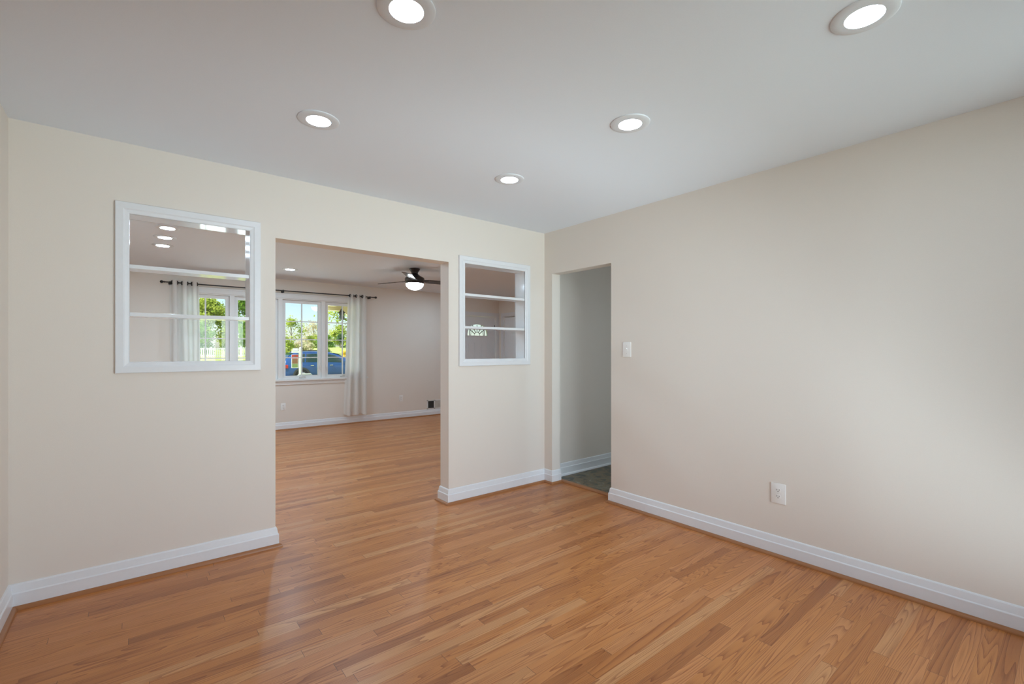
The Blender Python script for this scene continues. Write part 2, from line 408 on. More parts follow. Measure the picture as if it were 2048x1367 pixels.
# ------------------------------------------------------------------ living-room window
def window(name, hole, panes, zp, y, inward, rows, depth, casing_w=.075, cols=2):
    """frame with casement sashes; panes list of (x0,x1) glass, zp (z0,z1), y inside wall plane, inward = -1/+1 room side"""
    s = -inward
    m = MB(); x0, x1, z0, z1 = hole
    ya, yb = sorted((y, y + s * depth))
    m.box(x0, x0 + .022, ya, yb, z0, z1); m.box(x1 - .022, x1, ya, yb, z0, z1)
    m.box(x0 + .022, x1 - .022, ya, yb, z1 - .02, z1); m.box(x0 + .022, x1 - .022, ya, yb, z0, z0 + .012)
    for (a0, a1), (b0, b1) in zip(panes, panes[1:]):
        m.box(a1 + .05, b0 - .05, *sorted((y + s * .002, y + s * .11)), z0 + .012, z1 - .02)
    root = struct(m.build(name, M['vinyl']))
    # casing (three sides), stool and apron
    m = MB(); c = casing_w; t = .018
    for q in ((x0 - c, x0 + .004, z0, z1 + c), (x1 - .004, x1 + c, z0, z1 + c), (x0 + .004, x1 - .004, z1 - .004, z1 + c)):
        m.box(q[0], q[1], *sorted((y, y + inward * t)), q[2], q[3], bev=.003)
    m.box(x0 - c - .006, x1 + c + .006, *sorted((y, y + inward * (t + .008))), z1 + c - .018, z1 + c + .004, bev=.003)
    m.build('casing', M['vinyl'], root)
    m = MB(); m.box(x0 - c - .03, x1 + c + .03, *sorted((y - s * .045, y + s * .02)), z0 - .026, z0 + .002, bev=.004); m.build('stool', M['vinyl'], root)
    m = MB(); m.box(x0 - c, x1 + c, *sorted((y, y + inward * .016)), z0 - .085, z0 - .026, bev=.003); m.build('apron', M['vinyl'], root)
    for i, (a0, a1) in enumerate(panes):
        m = MB(); w_ = .048; yy = sorted((y + s * .035, y + s * .075))
        m.box(a0 - w_, a0, *yy, zp[0] - w_, zp[1] + w_); m.box(a1, a1 + w_, *yy, zp[0] - w_, zp[1] + w_)
        m.box(a0, a1, *yy, zp[1], zp[1] + w_); m.box(a0, a1, *yy, zp[0] - w_, zp[0])
        sash = m.build('sash', M['vinyl'], root)
        m = MB(); m.box(a0, a1, y + s * .054, y + s * .058, zp[0], zp[1]); m.build('glass_pane', M['glass'], sash)
        m = MB(); h = zp[1] - zp[0]; ww = a1 - a0
        for k in range(1, cols): m.box(a0 + ww * k / cols - .009, a0 + ww * k / cols + .009, *sorted((y + s * .047, y + s * .065)), zp[0], zp[1])
        for k in range(1, rows): m.box(a0, a1, *sorted((y + s * .048, y + s * .064)), zp[0] + h * k / rows - .008, zp[0] + h * k / rows + .008)
        m.build('muntins', M['vinyl'], sash)
        xc = (a0 + a1) / 2
        m = MB(); yh = y + s * .02
        m.box(xc - .045, xc + .055, *sorted((y - s * .008, y + s * .03)), z0 + .012, z0 + .030, bev=.004)
        m.tube([(xc + .03, y - s * .002, z0 + .028), (xc + .045, y - s * .012, z0 + .05), (xc - .02, y - s * .012, z0 + .036)], .005, 6)
        m.build('crank', M['winmetal'], sash)
        xs = a0 - .035 if i % 2 else a1 + .035
        m = MB(); m.box(xs - .009, xs + .009, *sorted((y + s * .018, y + s * .035)), zp[0] + .09, zp[0] + .17, bev=.003)
        m.tube([(xs, y + s * .02, zp[0] + .13), (xs, y + s * .004, zp[0] + .135), (xs, y + s * .004, zp[0] + .075)], .005, 6)
        m.build('sash_lock', M['vinyl'], sash)
    return root
window('window_1', WH, [(.533, 1.040), (1.205, 1.712), (1.877, 2.384), (2.549, 3.056)], (.872, 2.065), YF, -1, 4, .19)
window('added_rear_window', RW, [(1.00, 1.88), (2.04, 2.92)], (.12, 2.31), YR, 1, 1, .14, cols=1, casing_w=.03)  # unseen window added behind the camera to let fill light in

# ------------------------------------------------------------------ doors
# entry door with a fan-shaped light
dx0, dx1, dz = 5.215, 6.128, 2.018
m = MB(); yd = YF + .035
m.box(DH[0] - .0, dx0, YF, YF + .15, 0, 2.03); m.box(dx1, DH[1], YF, YF + .15, 0, 2.03); m.box(dx0, dx1, YF, YF + .15, dz, 2.03)
jamb = struct(m.build('door_1', M['vinyl']))
m = MB()
for q in ((DH[0] - .075, DH[0] + .002, 0, 2.105), (DH[1] - .002, 6.218, 0, 2.105), (DH[0] + .002, DH[1] - .002, 2.028, 2.105)):
    m.box(q[0], q[1], YF - .018, YF, q[2], q[3], bev=.003)
m.build('casing', M['door'], jamb)
m = MB(); m.box(dx0 + .004, dx1 - .004, yd, yd + .045, .012, dz - .005)
slab = m.build('door_leaf', M['door'], jamb)
def fan_outline(w_, h_, n=20, xc=5.672, z0=1.603):
    pts = []
    for k in range(n + 1):
        a = PI * k / n
        pts.append((xc + w_ * math.copysign(abs(math.cos(a)) ** .80, math.cos(a)), z0 + h_ * abs(math.sin(a)) ** .95))
    return pts
m = MB(); m.prism(fan_outline(.268, .245), lambda u, v, t: (u, yd - .1 + t, v), .3); cut = m.build('cutter', M['door'])
bo = slab.modifiers.new('b', 'BOOLEAN'); bo.operation = 'DIFFERENCE'; bo.object = cut; bo.solver = 'EXACT'
bpy.context.view_layer.update(); dg = bpy.context.evaluated_depsgraph_get()
nm = bpy.data.meshes.new_from_object(slab.evaluated_get(dg)); slab.modifiers.clear(); slab.data = nm
bpy.data.objects.remove(cut, do_unlink=True)
def ribbon(mb, outer, inner, y0, y1):
    n = len(outer)
    A = [[mb.bm.verts.new((p[0], y, p[1])) for p in ring] for ring in (outer, inner) for y in (y0, y1)]
    o0, o1, i0, i1 = A
    for k in range(n):
        j = (k + 1) % n
        mb.bm.faces.new([o0[k], o0[j], i0[j], i0[k]]); mb.bm.faces.new([o1[j], o1[k], i1[k], i1[j]])
        mb.bm.faces.new([o0[j], o0[k], o1[k], o1[j]]); mb.bm.faces.new([i0[k], i0[j], i1[j], i1[k]])
m = MB(); ribbon(m, fan_outline(.300, .278, z0=1.586), fan_outline(.264, .241, z0=1.606), yd - .012, yd + .004); lt = m.build('fanlight_frame', M['door'], slab)
m = MB(); m.prism(fan_outline(.268, .245), lambda u, v, t: (u, yd + .02 + t, v), .005); m.build('fanlight_glass', M['glass'], slab)
m = MB(); xc, zc = 5.672, 1.605
for a in (35, 62, 90, 118, 145):
    a = math.radians(a); c_, s_ = math.cos(a), math.sin(a)
    R_ = min(.262 / max(abs(c_), .01), .240 / s_) * .93
    m.tube([(xc + .075 * c_, yd + .018, zc + .07 * s_), (xc + R_ * c_, yd + .018, zc + R_ * s_)], .008, 6)
for dxx in (-.185, .185): m.tube([(xc + dxx, yd + .018, zc), (xc + dxx, yd + .018, zc + .155)], .009, 6)
m.tube([(xc + .075 * math.cos(PI * k / 10), yd + .018, zc + .07 * math.sin(PI * k / 10)) for k in range(11)], .0045, 5)
m.tube([(xc + .16 * math.cos(PI * k / 12), yd + .018, zc + .15 * math.sin(PI * k / 12)) for k in range(13)], .004, 5)
m.build('leaded_bars', M['brass'], slab)
for (a, b, z0, z1) in ((5.405, 5.610, .95, 1.475), (5.735, 5.945, .95, 1.475), (5.405, 5.610, .25, .80), (5.735, 5.945, .25, .80)):
    m = MB(); ribbon(m, [(a, z0), (b, z0), (b, z1), (a, z1)], [(a + .022, z0 + .022), (b - .022, z0 + .022), (b - .022, z1 - .022), (a + .022, z1 - .022)], yd - .007, yd + .002)
    m.box(a + .045, b - .045, yd - .005, yd + .002, z0 + .045, z1 - .045, bev=.003); m.build('raised_panel', M['door'], slab)
for z in (.25, 1.02, 1.80):
    m = MB(); m.tube([(dx1 + .001, yd - .008, z - .045), (dx1 + .001, yd - .008, z + .045)], .008, 8); h = m.build('hinge', M['black'], slab); h['label'] = 'black hinge'
m = MB(); m.lathe([(0, -.05), (.02, -.048), (.028, -.035), (.022, -.02), (.011, -.014), (.011, 0), (.03, 0), (.03, .004)], (5.29, yd, .96), 16, Matrix.Rotation(-PI / 2, 4, 'X'))
m.build('door_knob', M['winmetal'], slab, smooth=True)
m = MB(); m.box(dx0 - .004, dx1 + .004, yd + .046, yd + .055, 0, 2.02); m.box
m.bm.free()
# closet door in the side wall
m = MB(); m.box(XLR, XLR + .12, 7.16, 7.172, 0, 2.025); m.box(XLR, XLR + .12, 7.968, 7.98, 0, 2.025); m.box(XLR, XLR + .12, 7.172, 7.968, 2.014, 2.025)
m.box(XLR + .1, XLR + .12, 7.172, 7.968, 0, 2.014)
j2 = struct(m.build('door_2', M['vinyl']))
m = MB()
for q in ((7.085, 7.162, 0, 2.10), (7.978, 8.055, 0, 2.10), (7.162, 7.978, 2.023, 2.10)): m.box(XLR - .018, XLR, q[0], q[1], q[2], q[3], bev=.003)
m.build('casing', M['door'], j2)
m = MB(); m.box(XLR + .018, XLR + .053, 7.177, 7.963, .012, 2.006); l2 = m.build('door_leaf', M['gloss'], j2)
m = MB(); m.lathe([(0, -.05), (.02, -.048), (.028, -.035), (.022, -.02), (.011, -.014), (.011, 0), (.03, 0), (.03, .004)], (XLR + .018, 7.25, .96), 16, Matrix.Rotation(PI / 2, 4, 'Y'))
m.build('door_knob', M['winmetal'], l2, smooth=True)

# ------------------------------------------------------------------ recessed lamps
def downlight(label, x, y, group):
    root = tag(empty('recessed_light', (x, y, CH)), label, 'ceiling light', group)
    m = MB(); m.lathe([(.098, 0), (.0975, -.004), (.093, -.0065), (.075, -.0078), (.0575, -.0078), (.057, -.006), (.057, 0)], (0, 0, 0), 48)
    m.build('trim_ring', M['ring'], root, smooth=True, world=False)
    m = MB(); m.lathe([(.057, -.0074), (.045, -.0082), (0, -.009)], (0, 0, 0), 32)
    m.build('lens', M['lens'], root, smooth=True, world=False)
    return root
G1 = 'recessed ceiling lights in the near room'
dl = downlight('glowing recessed ceiling light cut by the top edge, left one', .707, 1.441, G1)
def more(label, x, y, group):
    c = copy_tree(dl); c.location = (x, y, CH); c['label'] = label; c['group'] = group
    if group != G1:
        for ch in c.children:
            if ch.name.startswith('lens'): ch.data = lens2
more('glowing recessed ceiling light above the left framed pass-through, second from left on top', .705, 2.410, G1)
more('largest glowing recessed ceiling light at the top right edge', 1.944, .476, G1)
more('glowing recessed ceiling light in the middle right of the near ceiling', 1.946, 1.452, G1)
more('small glowing recessed ceiling light nearest the far right room corner', 1.947, 2.434, G1)
more('recessed ceiling light above and behind the camera', .707, .476, G1)
G2 = 'recessed ceiling lights in the far room'
lens2 = [c for c in dl.children if c.name.startswith('lens')][0].data.copy(); lens2.materials[0] = M['lens2']
more('topmost of three glowing lights seen through the left pass-through', .221, 5.415, G2)
more('middle of three glowing lights seen through the left pass-through', .219, 5.888, G2)
more('lowest of three glowing lights seen through the left pass-through', .217, 6.352, G2)
more('glowing recessed light seen through the wide doorway near the curtain rod', 1.685, 7.09, G2)

for x, y, lb in ((.221, 4.94, 'far room ceiling light hidden above the left pass-through'), (1.685, 4.55, 'far room ceiling light hidden behind the doorway header'),
                 (4.39, 4.55, 'far room ceiling light hidden behind the right pier'), (4.39, 7.09, 'far room ceiling light hidden beside the fan, behind the pier')):
    more('added unseen recessed ' + lb, x, y, G2)  # extra lamps put out of view to brighten the far room

m_ = more('added fill lamp in the hall ceiling beyond the right doorway, out of view', 3.80, 1.15, 'added fill lamp in the hall')  # lamp added out of view to brighten the hall wall

# ------------------------------------------------------------------ ceiling fan
fx, fy = 3.04, 5.94
fan = tag(empty('ceiling_fan', (fx, fy, CH)), 'dark bronze three blade ceiling fan with a lit white bowl', 'ceiling fan')
m = MB(); m.lathe([(0, 0), (.072, 0), (.074, -.012), (.060, -.035), (.046, -.058), (.044, -.068), (.050, -.080), (.090, -.108), (.128, -.128), (.136, -.140), (.136, -.176), (.130, -.190), (.0, -.19)], (0, 0, 0), 40)
m.build('motor_housing', M['bronze'], fan, smooth=True, world=False)
m = MB(); m.lathe([(0, -.19), (.126, -.19), (.130, -.196), (.130, -.208), (.124, -.214), (0, -.214)], (0, 0, 0), 40); m.build('light_rim', M['bronze'], fan, smooth=True, world=False)
m = MB(); m.lathe([(.123, -.212)] + [(.123 * math.cos(a), -.214 - .088 * math.sin(a)) for a in [PI / 2 * k / 10 for k in range(11)]], (0, 0, 0), 40)
b = m.build('light_bowl', M['bowl'], fan, smooth='all', world=False); b['label'] = 'glowing white glass bowl'
for ang in (113.6, 233.6, -6.4):
    R_ = Matrix.Rotation(math.radians(ang), 4, 'Z') @ Matrix.Translation((0, 0, -.172)) @ Matrix.Rotation(math.radians(-13), 4, 'X')
    m = MB(); pts = [(.13, -.040), (.20, -.058), (.62, -.068), (.645, -.05), (.652, 0), (.645, .05), (.62, .066), (.20, .058), (.13, .040)]
    m.prism(pts, lambda u, v, t: R_ @ Vector((u, v, t)), .007)
    bl = m.build('blade', M['blade'], fan, world=False)
    m = MB(); m.prism([(.10, -.022), (.20, -.03), (.21, 0), (.20, .03), (.10, .022)], lambda u, v, t: R_ @ Vector((u, v, -.004 + t)), .004)
    m.build('blade_iron', M['bronze'], bl, world=False)

# ------------------------------------------------------------------ curtains and rod
yr = YF - .08; zr = 2.245
rod = tag(empty('curtain_rod', (1.8, yr, zr)), 'long black metal curtain rod with round finials above the window', 'curtain rod')
m = MB(); m.tube([(.30, yr, zr), (3.32, yr, zr)], .0085, 12); m.build('rod', M['black'], rod, smooth=True)
for x, s in ((.30, -1), (3.32, 1)):
    m = MB(); m.lathe([(0, 0), (.011, 0), (.012, .008), (.008, .014), (.016, .024), (.021, .036), (.018, .048), (.008, .057), (0, .058)], (x, yr, zr), 16, Matrix.Rotation(s * PI / 2, 4, 'Y')); m.build('finial', M['black'], rod, smooth=True)
for x in (.36, 1.82, 3.25):
    m = MB(); m.tube([(x, YF, zr - .012), (x, yr, zr - .012)], .006, 8); m.lathe([(0, 0), (.02, 0), (.02, .005), (0, .005)], (x, YF, zr - .012), 14, Matrix.Rotation(PI / 2, 4, 'X'))
    m.tube([(x, yr, zr - .032), (x, yr, zr + .012)], .0125, 8); m.build('bracket', M['black'], rod, smooth=True)
def curtain(x0t, x1t, x0b, x1b, folds, label, seed):
    rnd = random.Random(seed); NU, NV = folds * 14, 40; zt, zb = zr + .035, .158
    m = MB(); V = []; ph = rnd.random() * .3
    for j in range(NV + 1):
        v = j / NV; z = zt + (zb - zt) * v; row = []
        for i in range(NU + 1):
            u = i / NU
            x = (x0t + (x1t - x0t) * u) * (1 - v) + (x0b + (x1b - x0b) * u) * v
            a = u * folds * 2 * PI
            amp = .040 + .006 * math.sin(3 * v + seed)
            y = yr + amp * math.cos(a) + .010 * math.sin(a * .5 + 4 * v + seed) * v
            x += .013 * math.sin(a * 2) * .6 + .012 * math.sin(5 * v + a * .37 + seed) * v * (1 if 0 < i < NU else 0)
            z2 = z - (.012 * math.sin(a * .5 + seed) if j == NV else 0)
            row.append(m.bm.verts.new((x, min(y, YF - .03), z2)))
        V.append(row)
    for j in range(NV):
        for i in range(NU): m.bm.faces.new([V[j][i], V[j][i + 1], V[j + 1][i + 1], V[j + 1][i]])
    root = m.build('curtain', M['curtain'], smooth='all', loc=((x0t + x1t) / 2, yr, zb))
    tag(root, label, 'curtain', 'white sheer curtains at the far window')
    # black rings where the cloth crosses the rod
    for k in range(folds * 2):
        a = (k + .5) * PI; u = a / (folds * 2 * PI); x = x0t + (x1t - x0t) * u
        sl = -math.sin(a) * .040 * folds * 2 * PI / (x1t - x0t)
        d = Vector((1, sl, 0)).normalized(); q = Vector((0, 0, 1))
        g = MB(); g.tube([Vector((x, yr, zr)) + (d * math.cos(t) + q * math.sin(t)) * .023 for t in [2 * PI * i / 16 for i in range(17)]], .007, 6, cap=False)
        r = g.build('grommet', M['black'], root); r['label'] = 'black metal ring'
    return root
curtain(.352, .700, .366, .730, 3, 'white sheer curtain hanging at the left end of the rod', 1)
curtain(2.866, 3.196, 2.795, 3.205, 3, 'white sheer curtain hanging at the right end of the rod', 5)

# ------------------------------------------------------------------ outlets, switch, register
def outlet(label, loc, rz, w_=.074, h_=.118):
    """plate in the local XZ plane facing local -Y"""
    root = tag(empty('wall_outlet', loc, rz), label, 'outlet', 'white duplex wall outlets')
    m = MB(); m.box(-w_ / 2, w_ / 2, -.006, 0, -h_ / 2, h_ / 2, bev=.0035); m.build('cover_plate', M['plate'], root, world=False, smooth=True)
    for zc in (-.0195, .0195):
        m = MB(); m.prism([(.0165 * math.cos(a), max(-.0135, min(.0135, .0165 * math.sin(a)))) for a in [2 * PI * k / 24 for k in range(24)]], lambda u, v, t: (u, -.0062 - t, v + zc), .0016)
        r = m.build('receptacle', M['plate'], root, world=False)
        for u, v, a, b in ((-.0065, .004, .0013, .0042), (.0065, .004, .0013, .0036), (0, -.0068, .0024, .0024)):
            m = MB(); m.box(u - a, u + a, -.0084, -.0074, zc + v - b, zc + v + b); s = m.build('slot', M['slot'], r, world=False)
    m = MB(); m.lathe([(0, .0012), (.0028, .001), (.003, 0)], (0, -.006, 0), 10, Matrix.Rotation(PI / 2, 4, 'X')); m.build('screw', M['winmetal'], root, world=False)
    return root
outlet('white duplex outlet low on the right wall above the baseboard', (XR_, 1.207, .392), -PI / 2, .086, .126)
outlet('white outlet low on the far wall under the window', (1.834, YF, .376), 0)
outlet('white outlet low on the far wall right of the curtain', (3.886, YF, .382), 0)
sw = tag(empty('light_switch', (XR_, 2.362, 1.294), -PI / 2), 'white light switch plate on the right wall beside the hall opening', 'light switch')
m = MB(); m.box(-.041, .041, -.006, 0, -.062, .062, bev=.0035); m.build('cover_plate', M['plate'], sw, world=False, smooth=True)
m = MB(); m.box(-.006, .006, -.0068, -.005, -.0125, .0125, bev=.0005); m.prism([(-.006, .002), (-.016, .008), (-.016, .012), (-.006, .010)], lambda u, v, t: (-.0042 + t, u, v), .0084)
m.build('toggle', M['plate'], sw, world=False)
for z in (-.030, .030):
    m = MB(); m.lathe([(0, .0012), (.003, .001), (.0032, 0)], (0, -.006, z), 10, Matrix.Rotation(PI / 2, 4, 'X')); m.build('screw', M['winmetal'], sw, world=False)
# wall register, left louvre open and dark, the rest a pale grille
rg = tag(empty('wall_register', (4.655, YF, .13)), 'beige wall register above the baseboard with one dark opening', 'vent')
m = MB(); x0, x1, z0, z1 = 4.44, 4.87, .128, .308
m.box(x0, x1, YF - .006, YF, z0, z0 + .02); m.box(x0, x1, YF - .006, YF, z1 - .02, z1); m.box(x0, x0 + .022, YF - .006, YF, z0, z1); m.box(x1 - .022, x1, YF - .006, YF, z0, z1); m.box(4.592, 4.616, YF - .006, YF, z0, z1)
m.build('register_frame', M['vinyl'], rg)
m = MB(); m.box(x0 + .022, 4.592, YF - .003, YF - .001, z0 + .02, z1 - .02); d = m.build('dark_opening', M['slot'], rg); d['label'] = 'black square opening'
m = MB()
for k in range(22):
    x = 4.618 + k * .0104; m.box(x, x + .006, YF - .008, YF - .001, z0 + .02, z1 - .02)
m.box(4.616, x1 - .022, YF - .003, YF - .001, z0 + .02, z1 - .02); m.build('grille', M['winmetal'], rg)

# ------------------------------------------------------------------ outdoors
M['grass'] = newmat('lawn', (.42, .50, .12), .9, bscale=1.5)
n = M['grass'].node_tree.nodes; L = M['grass'].node_tree.links
mx = [q for q in n if q.bl_idname == 'ShaderNodeMix'][0]; mx.inputs[6].default_value = (.34, .46, .09, 1); mx.inputs[7].default_value = (.56, .55, .20, 1)
def gz(x, y):
    return -.43 + max(0, min(y, 61) - 30) * (.045 + max(0, min(20, x - 6)) * .0016)
m = MB(); NX, NY = 50, 40; V = []
for j in range(NY + 1):
    y = 8.36 + (j / NY) ** 1.5 * 130
    V.append([m.bm.verts.new((-60 + 160 * i / NX, y, gz(-60 + 160 * i / NX, y) + .03 * math.sin(i * 1.7 + j))) for i in range(NX + 1)])
for j in range(NY):
    for i in range(NX): m.bm.faces.new([V[j][i], V[j][i + 1], V[j + 1][i + 1], V[j + 1][i]])
struct(m.build('lawn', M['grass'], smooth='all'))
M['asphalt'] = newmat('driveway', (.30, .30, .29), .9, bscale=8)
m = MB(); m.box(-40, 60, 25.4, 29, -.5, -.385); struct(m.build('driveway', M['asphalt']))
M['concrete'] = newmat('concrete', (.68, .67, .64), .9, bscale=8)
m = MB(); m.box(-.6, 7.2, YF + .2, 10.3, -.6, -.14); struct(m.build('porch_floor', M['concrete']))
# back yard seen from the added rear window side
m = MB(); m.box(-30, 30, -40, YR - .4, -.6, -.43); struct(m.build('rear_lawn', M['grass']))

# porch roof on a post
po = tag(empty('porch_roof', (4.9, 9.9, -.14)), 'cream painted porch roof and beam outside the right casement', 'porch roof')
m = MB(); m.box(3.05, 7.2, YF + .21, 10.0, 2.38, 2.46); m.build('soffit', M['cream'], po)
m = MB(); m.box(3.05, 7.2, 9.82, 9.96, 2.12, 2.38); m.box(3.05, 3.19, YF + .21, 9.82, 2.2, 2.38); m.build('beam', M['cream'], po)
m = MB(); m.box(3.56, 3.68, 9.83, 9.95, -.14, 2.12); m.build('post', M['cream'], po)
m = MB(); m.prism([(3.56, 2.12), (3.36, 2.12), (3.40, 2.09), (3.47, 2.05), (3.53, 1.97), (3.56, 1.86)], lambda u, v, t: (u, 9.86 + t, v), .06); m.build('bracket', M['cream'], po)
# hanging lantern
la = tag(empty('hanging_lantern', (3.30, 9.7, 2.38)), 'small dark lantern hanging under the porch roof', 'lantern')
m = MB(); m.tube([(3.30, 9.7, 2.38), (3.30, 9.7, 2.13)], .006, 6); m.build('hanging_rod', M['black'], la)
m = MB(); m.lathe([(0, 2.16), (.02, 2.15), (.03, 2.12), (.065, 2.08), (.07, 2.06), (.05, 2.055), (.045, 2.03), (0, 2.03)], (3.30, 9.7, 0), 12); m.build('cap', M['black'], la)
M['smoke'] = newmat('smoked_glass', (.10, .11, .10), .2)
m = MB(); m.lathe([(0, 2.03), (.035, 2.03), (.055, 1.99), (.062, 1.95), (.05, 1.925), (0, 1.92)], (3.30, 9.7, 0), 12); m.build('globe', M['smoke'], la, smooth=True)

# white lawn chairs on the porch
M['chairwhite'] = newmat('white_resin', (.50, .54, .47), .45)
def chair(x, y, rz, label):
    r = tag(empty('porch_chair', (x, y, -.14), rz), label, 'chair', 'white chairs on the porch')
    def P(*a): return a
    m = MB(); m.tube([(-.22, .20, .40), (-.21, .24, .70), (-.17, .28, .92), (-.09, .295, 1.0), (.09, .295, 1.0), (.17, .28, .92), (.21, .24, .70), (.22, .20, .40)], .020, 8); bk = m.build('backrest', M['chairwhite'], r, smooth=True, world=False)
    m = MB()
    for k in range(-3, 4): m.tube([(k * .05, .205, .41), (k * .048, .285, .93 + .04 * (1 - abs(k) / 3))], .009, 6)
    m.build('back_slats', M['chairwhite'], bk, world=False)
    m = MB(); m.box(-.24, .24, -.24, .22, .39, .42, bev=.01); m.build('seat', M['chairwhite'], r, world=False)
    for sx in (-1, 1):
        m = MB(); m.tube([(sx * .24, .24, .66), (sx * .27, 0, .66), (sx * .27, -.22, .65), (sx * .25, -.25, .60)], .018, 8); m.build('armrest', M['chairwhite'], r, smooth=True, world=False)
        m = MB(); m.tube([(sx * .24, -.24, .62), (sx * .25, -.26, 0)], .018, 8, .015); m.build('leg', M['chairwhite'], r, world=False)
        m = MB(); m.tube([(sx * .22, .21, .42), (sx * .25, .27, 0)], .018, 8, .015); m.build('leg', M['chairwhite'], r, world=False)
chair(2.33, 9.05, PI, 'white arched back porch chair outside the third casement')
chair(3.34, 9.15, PI * .9, 'white porch chair outside, mostly behind the right curtain')

# white picket fence
M['pvc'] = newmat('white_fence', (.88, .88, .87), .5)
fr = tag(empty('picket_fence', (6, 53, .6)), 'long white picket fence across the lawn under the trees', 'fence')
def fence_z(x): return gz(x, 53) - .02
m = MB()
for k in range(0, 78):
    x = -2 + k * .16; z = fence_z(x); m.box(x, x + .085, 52.97, 53.0, z + .05, z + .95); 
m.build('pickets', M['pvc'], fr)
m = MB()
for z_ in (.2, .82):
    m.box(-2, 10.5, 53.0, 53.04, fence_z(6) + z_, fence_z(6) + z_ + .09)
m.build('rails', M['pvc'], fr)
for k in range(6):
    x = -2 + k * 2.5; m = MB(); z = fence_z(x); m.box(x, x + .12, 52.96, 53.08, z - .1, z + 1.05, bev=.01); m.build('post', M['pvc'], fr)

# real-estate style sign on a white post
SX, SY = 4.73, 18.4
sg = tag(empty('sign_post', (SX, SY, gz(SX, SY))), 'white wooden yard sign post with a hanging framed board', 'sign')
m = MB(); m.box(SX - .047, SX + .047, SY - .047, SY + .047, gz(SX, SY) - .1, 1.36); m.lathe([(.066, 1.36), (.066, 1.375), (0, 1.43)], (SX, SY, 0), 4, Matrix.Rotation(PI / 4, 4, 'Z')); m.build('post', M['pvc'], sg)
m = MB(); m.box(SX - .30, SX - .047, SY - .035, SY + .035, 1.20, 1.28); m.build('arm', M['pvc'], sg)
m = MB(); m.box(SX - .26, SX - .09, SY - .01, SY + .01, 1.285, 1.37); m.build('rider_board', M['pvc'], sg)
M['red'] = newmat('sign_red', (.65, .05, .05), .5); M['brick'] = newmat('sign_brown', (.30, .14, .07), .6, bscale=20); M['green'] = newmat('sign_green', (.25, .34, .12), .6, bscale=20)
m = MB(); m.box(SX - .31, SX - .07, SY - .01, SY + .01, .64, 1.14); bd = m.build('board', M['pvc'], sg)
m = MB(); m.box(SX - .30, SX - .08, SY - .014, SY - .010, .99, 1.13); q = m.build('header', M['red'], bd); q['label'] = 'red band'
m = MB(); m.lathe([(0, 0), (.042, 0), (.042, .003), (0, .003)], (SX - .19, SY - .014, 1.06), 20, Matrix.Rotation(PI / 2, 4, 'X')); q = m.build('round_mark', M['brick'], bd)
m = MB(); m.box(SX - .29, SX - .09, SY - .014, SY - .010, .80, .98); q = m.build('picture', M['brick'], bd)
m = MB(); m.box(SX - .29, SX - .09, SY - .014, SY - .010, .66, .795); q = m.build('picture', M['green'], bd)
for x in (SX - .28, SX - .10):
    m = MB(); m.tube([(x, SY, 1.14), (x, SY, 1.20)], .005, 5); m.build('hanger', M['black'], sg)

# ------------------------------------------------------------------ blue car
M['paint'] = newmat('blue_car_paint', (.012, .085, .30), .3, metal=0, coat=.4)
M['cglass'] = newmat('dark_car_glass', (.02, .05, .055), .05)
M['clad'] = newmat('grey_cladding', (.05, .055, .055), .6)
M['tire'] = newmat('tire', (.02, .02, .02), .8); M['alloy'] = newmat('alloy', (.5, .5, .52), .3, metal=.8)
M['tail'] = newmat('tail_light_red', (.62, .03, .02), .2); M['lampclear'] = newmat('headlight', (.75, .78, .8), .1)
M['chrome'] = newmat('chrome', (.8, .8, .8), .15, metal=1)
CX, CY, CZ = 5.85, 26.0, -.385
def lerp(tab, x):
    if x <= tab[0][0]: return tab[0][1]
    for (a, b), (c, d) in zip(tab, tab[1:]):
        if x <= c: return b + (d - b) * (x - a) / (c - a)
    return tab[-1][1]
TOP = [(0, .78), (.04, 1.02), (.12, 1.10), (.38, 1.42), (.62, 1.575), (1.0, 1.60), (1.8, 1.615), (2.5, 1.57), (2.9, 1.45), (3.25, 1.27), (3.55, 1.10), (3.9, 1.04), (4.3, .97), (4.6, .86), (4.72, .70)]
BELT = [(0, .76), (.12, 1.00), (1.0, 1.00), (3.4, .97), (3.9, .92), (4.5, .80), (4.72, .66)]
WID = [(0, .74), (.15, .84), (.6, .90), (4.0, .90), (4.5, .82), (4.72, .66)]
def section(x):
    t = lerp(TOP, x); b = min(lerp(BELT, x), t - .015); wd = lerp(WID, x); g = max(0, t - b)
    wt = wd - .02 - .38 * min(g, .6)
    zb = .20 if .3 < x < 4.4 else .30
    half = [(0, zb), (wd - .1, zb), (wd - .02, zb + .12), (wd, .55), (wd + .005, .75 if b > .8 else b - .1), (wd - .015, b), (wt + .0, t - .05 * min(1, g * 4)), (wt - .10, t - .008), (wt * .5, t + .012), (0, t + .018)]
    return half
m = MB(); xs = [i * .1 for i in range(48)]; xs[-1] = 4.72; rings = []
for x in xs:
    h = section(x); ring = [(y, z) for y, z in h] + [(-y, z) for y, z in h[-2:0:-1]]
    rings.append([m.bm.verts.new((x, y, z)) for y, z in ring])
for a, b in zip(rings, rings[1:]):
    for k in range(len(a)): m.bm.faces.new([a[k], a[(k + 1) % len(a)], b[(k + 1) % len(a)], b[k]])
m.bm.faces.new(rings[0]); m.bm.faces.new(rings[-1][::-1])
car = tag(empty('car', (CX, CY + .92, CZ)), 'blue hatchback-like car with roof rails parked on the driveway', 'car')
body = m.build('body', M['paint'], car, smooth=True, world=False)
def side_pt(x, f, s, off=.006):
    """point on the greenhouse side, f=0 belt, 1 roof edge"""
    h = section(x); (y0, z0), (y1, z1) = h[5], h[6]
    return (x, s * (y0 + (y1 - y0) * f + off), z0 + (z1 - z0) * f)
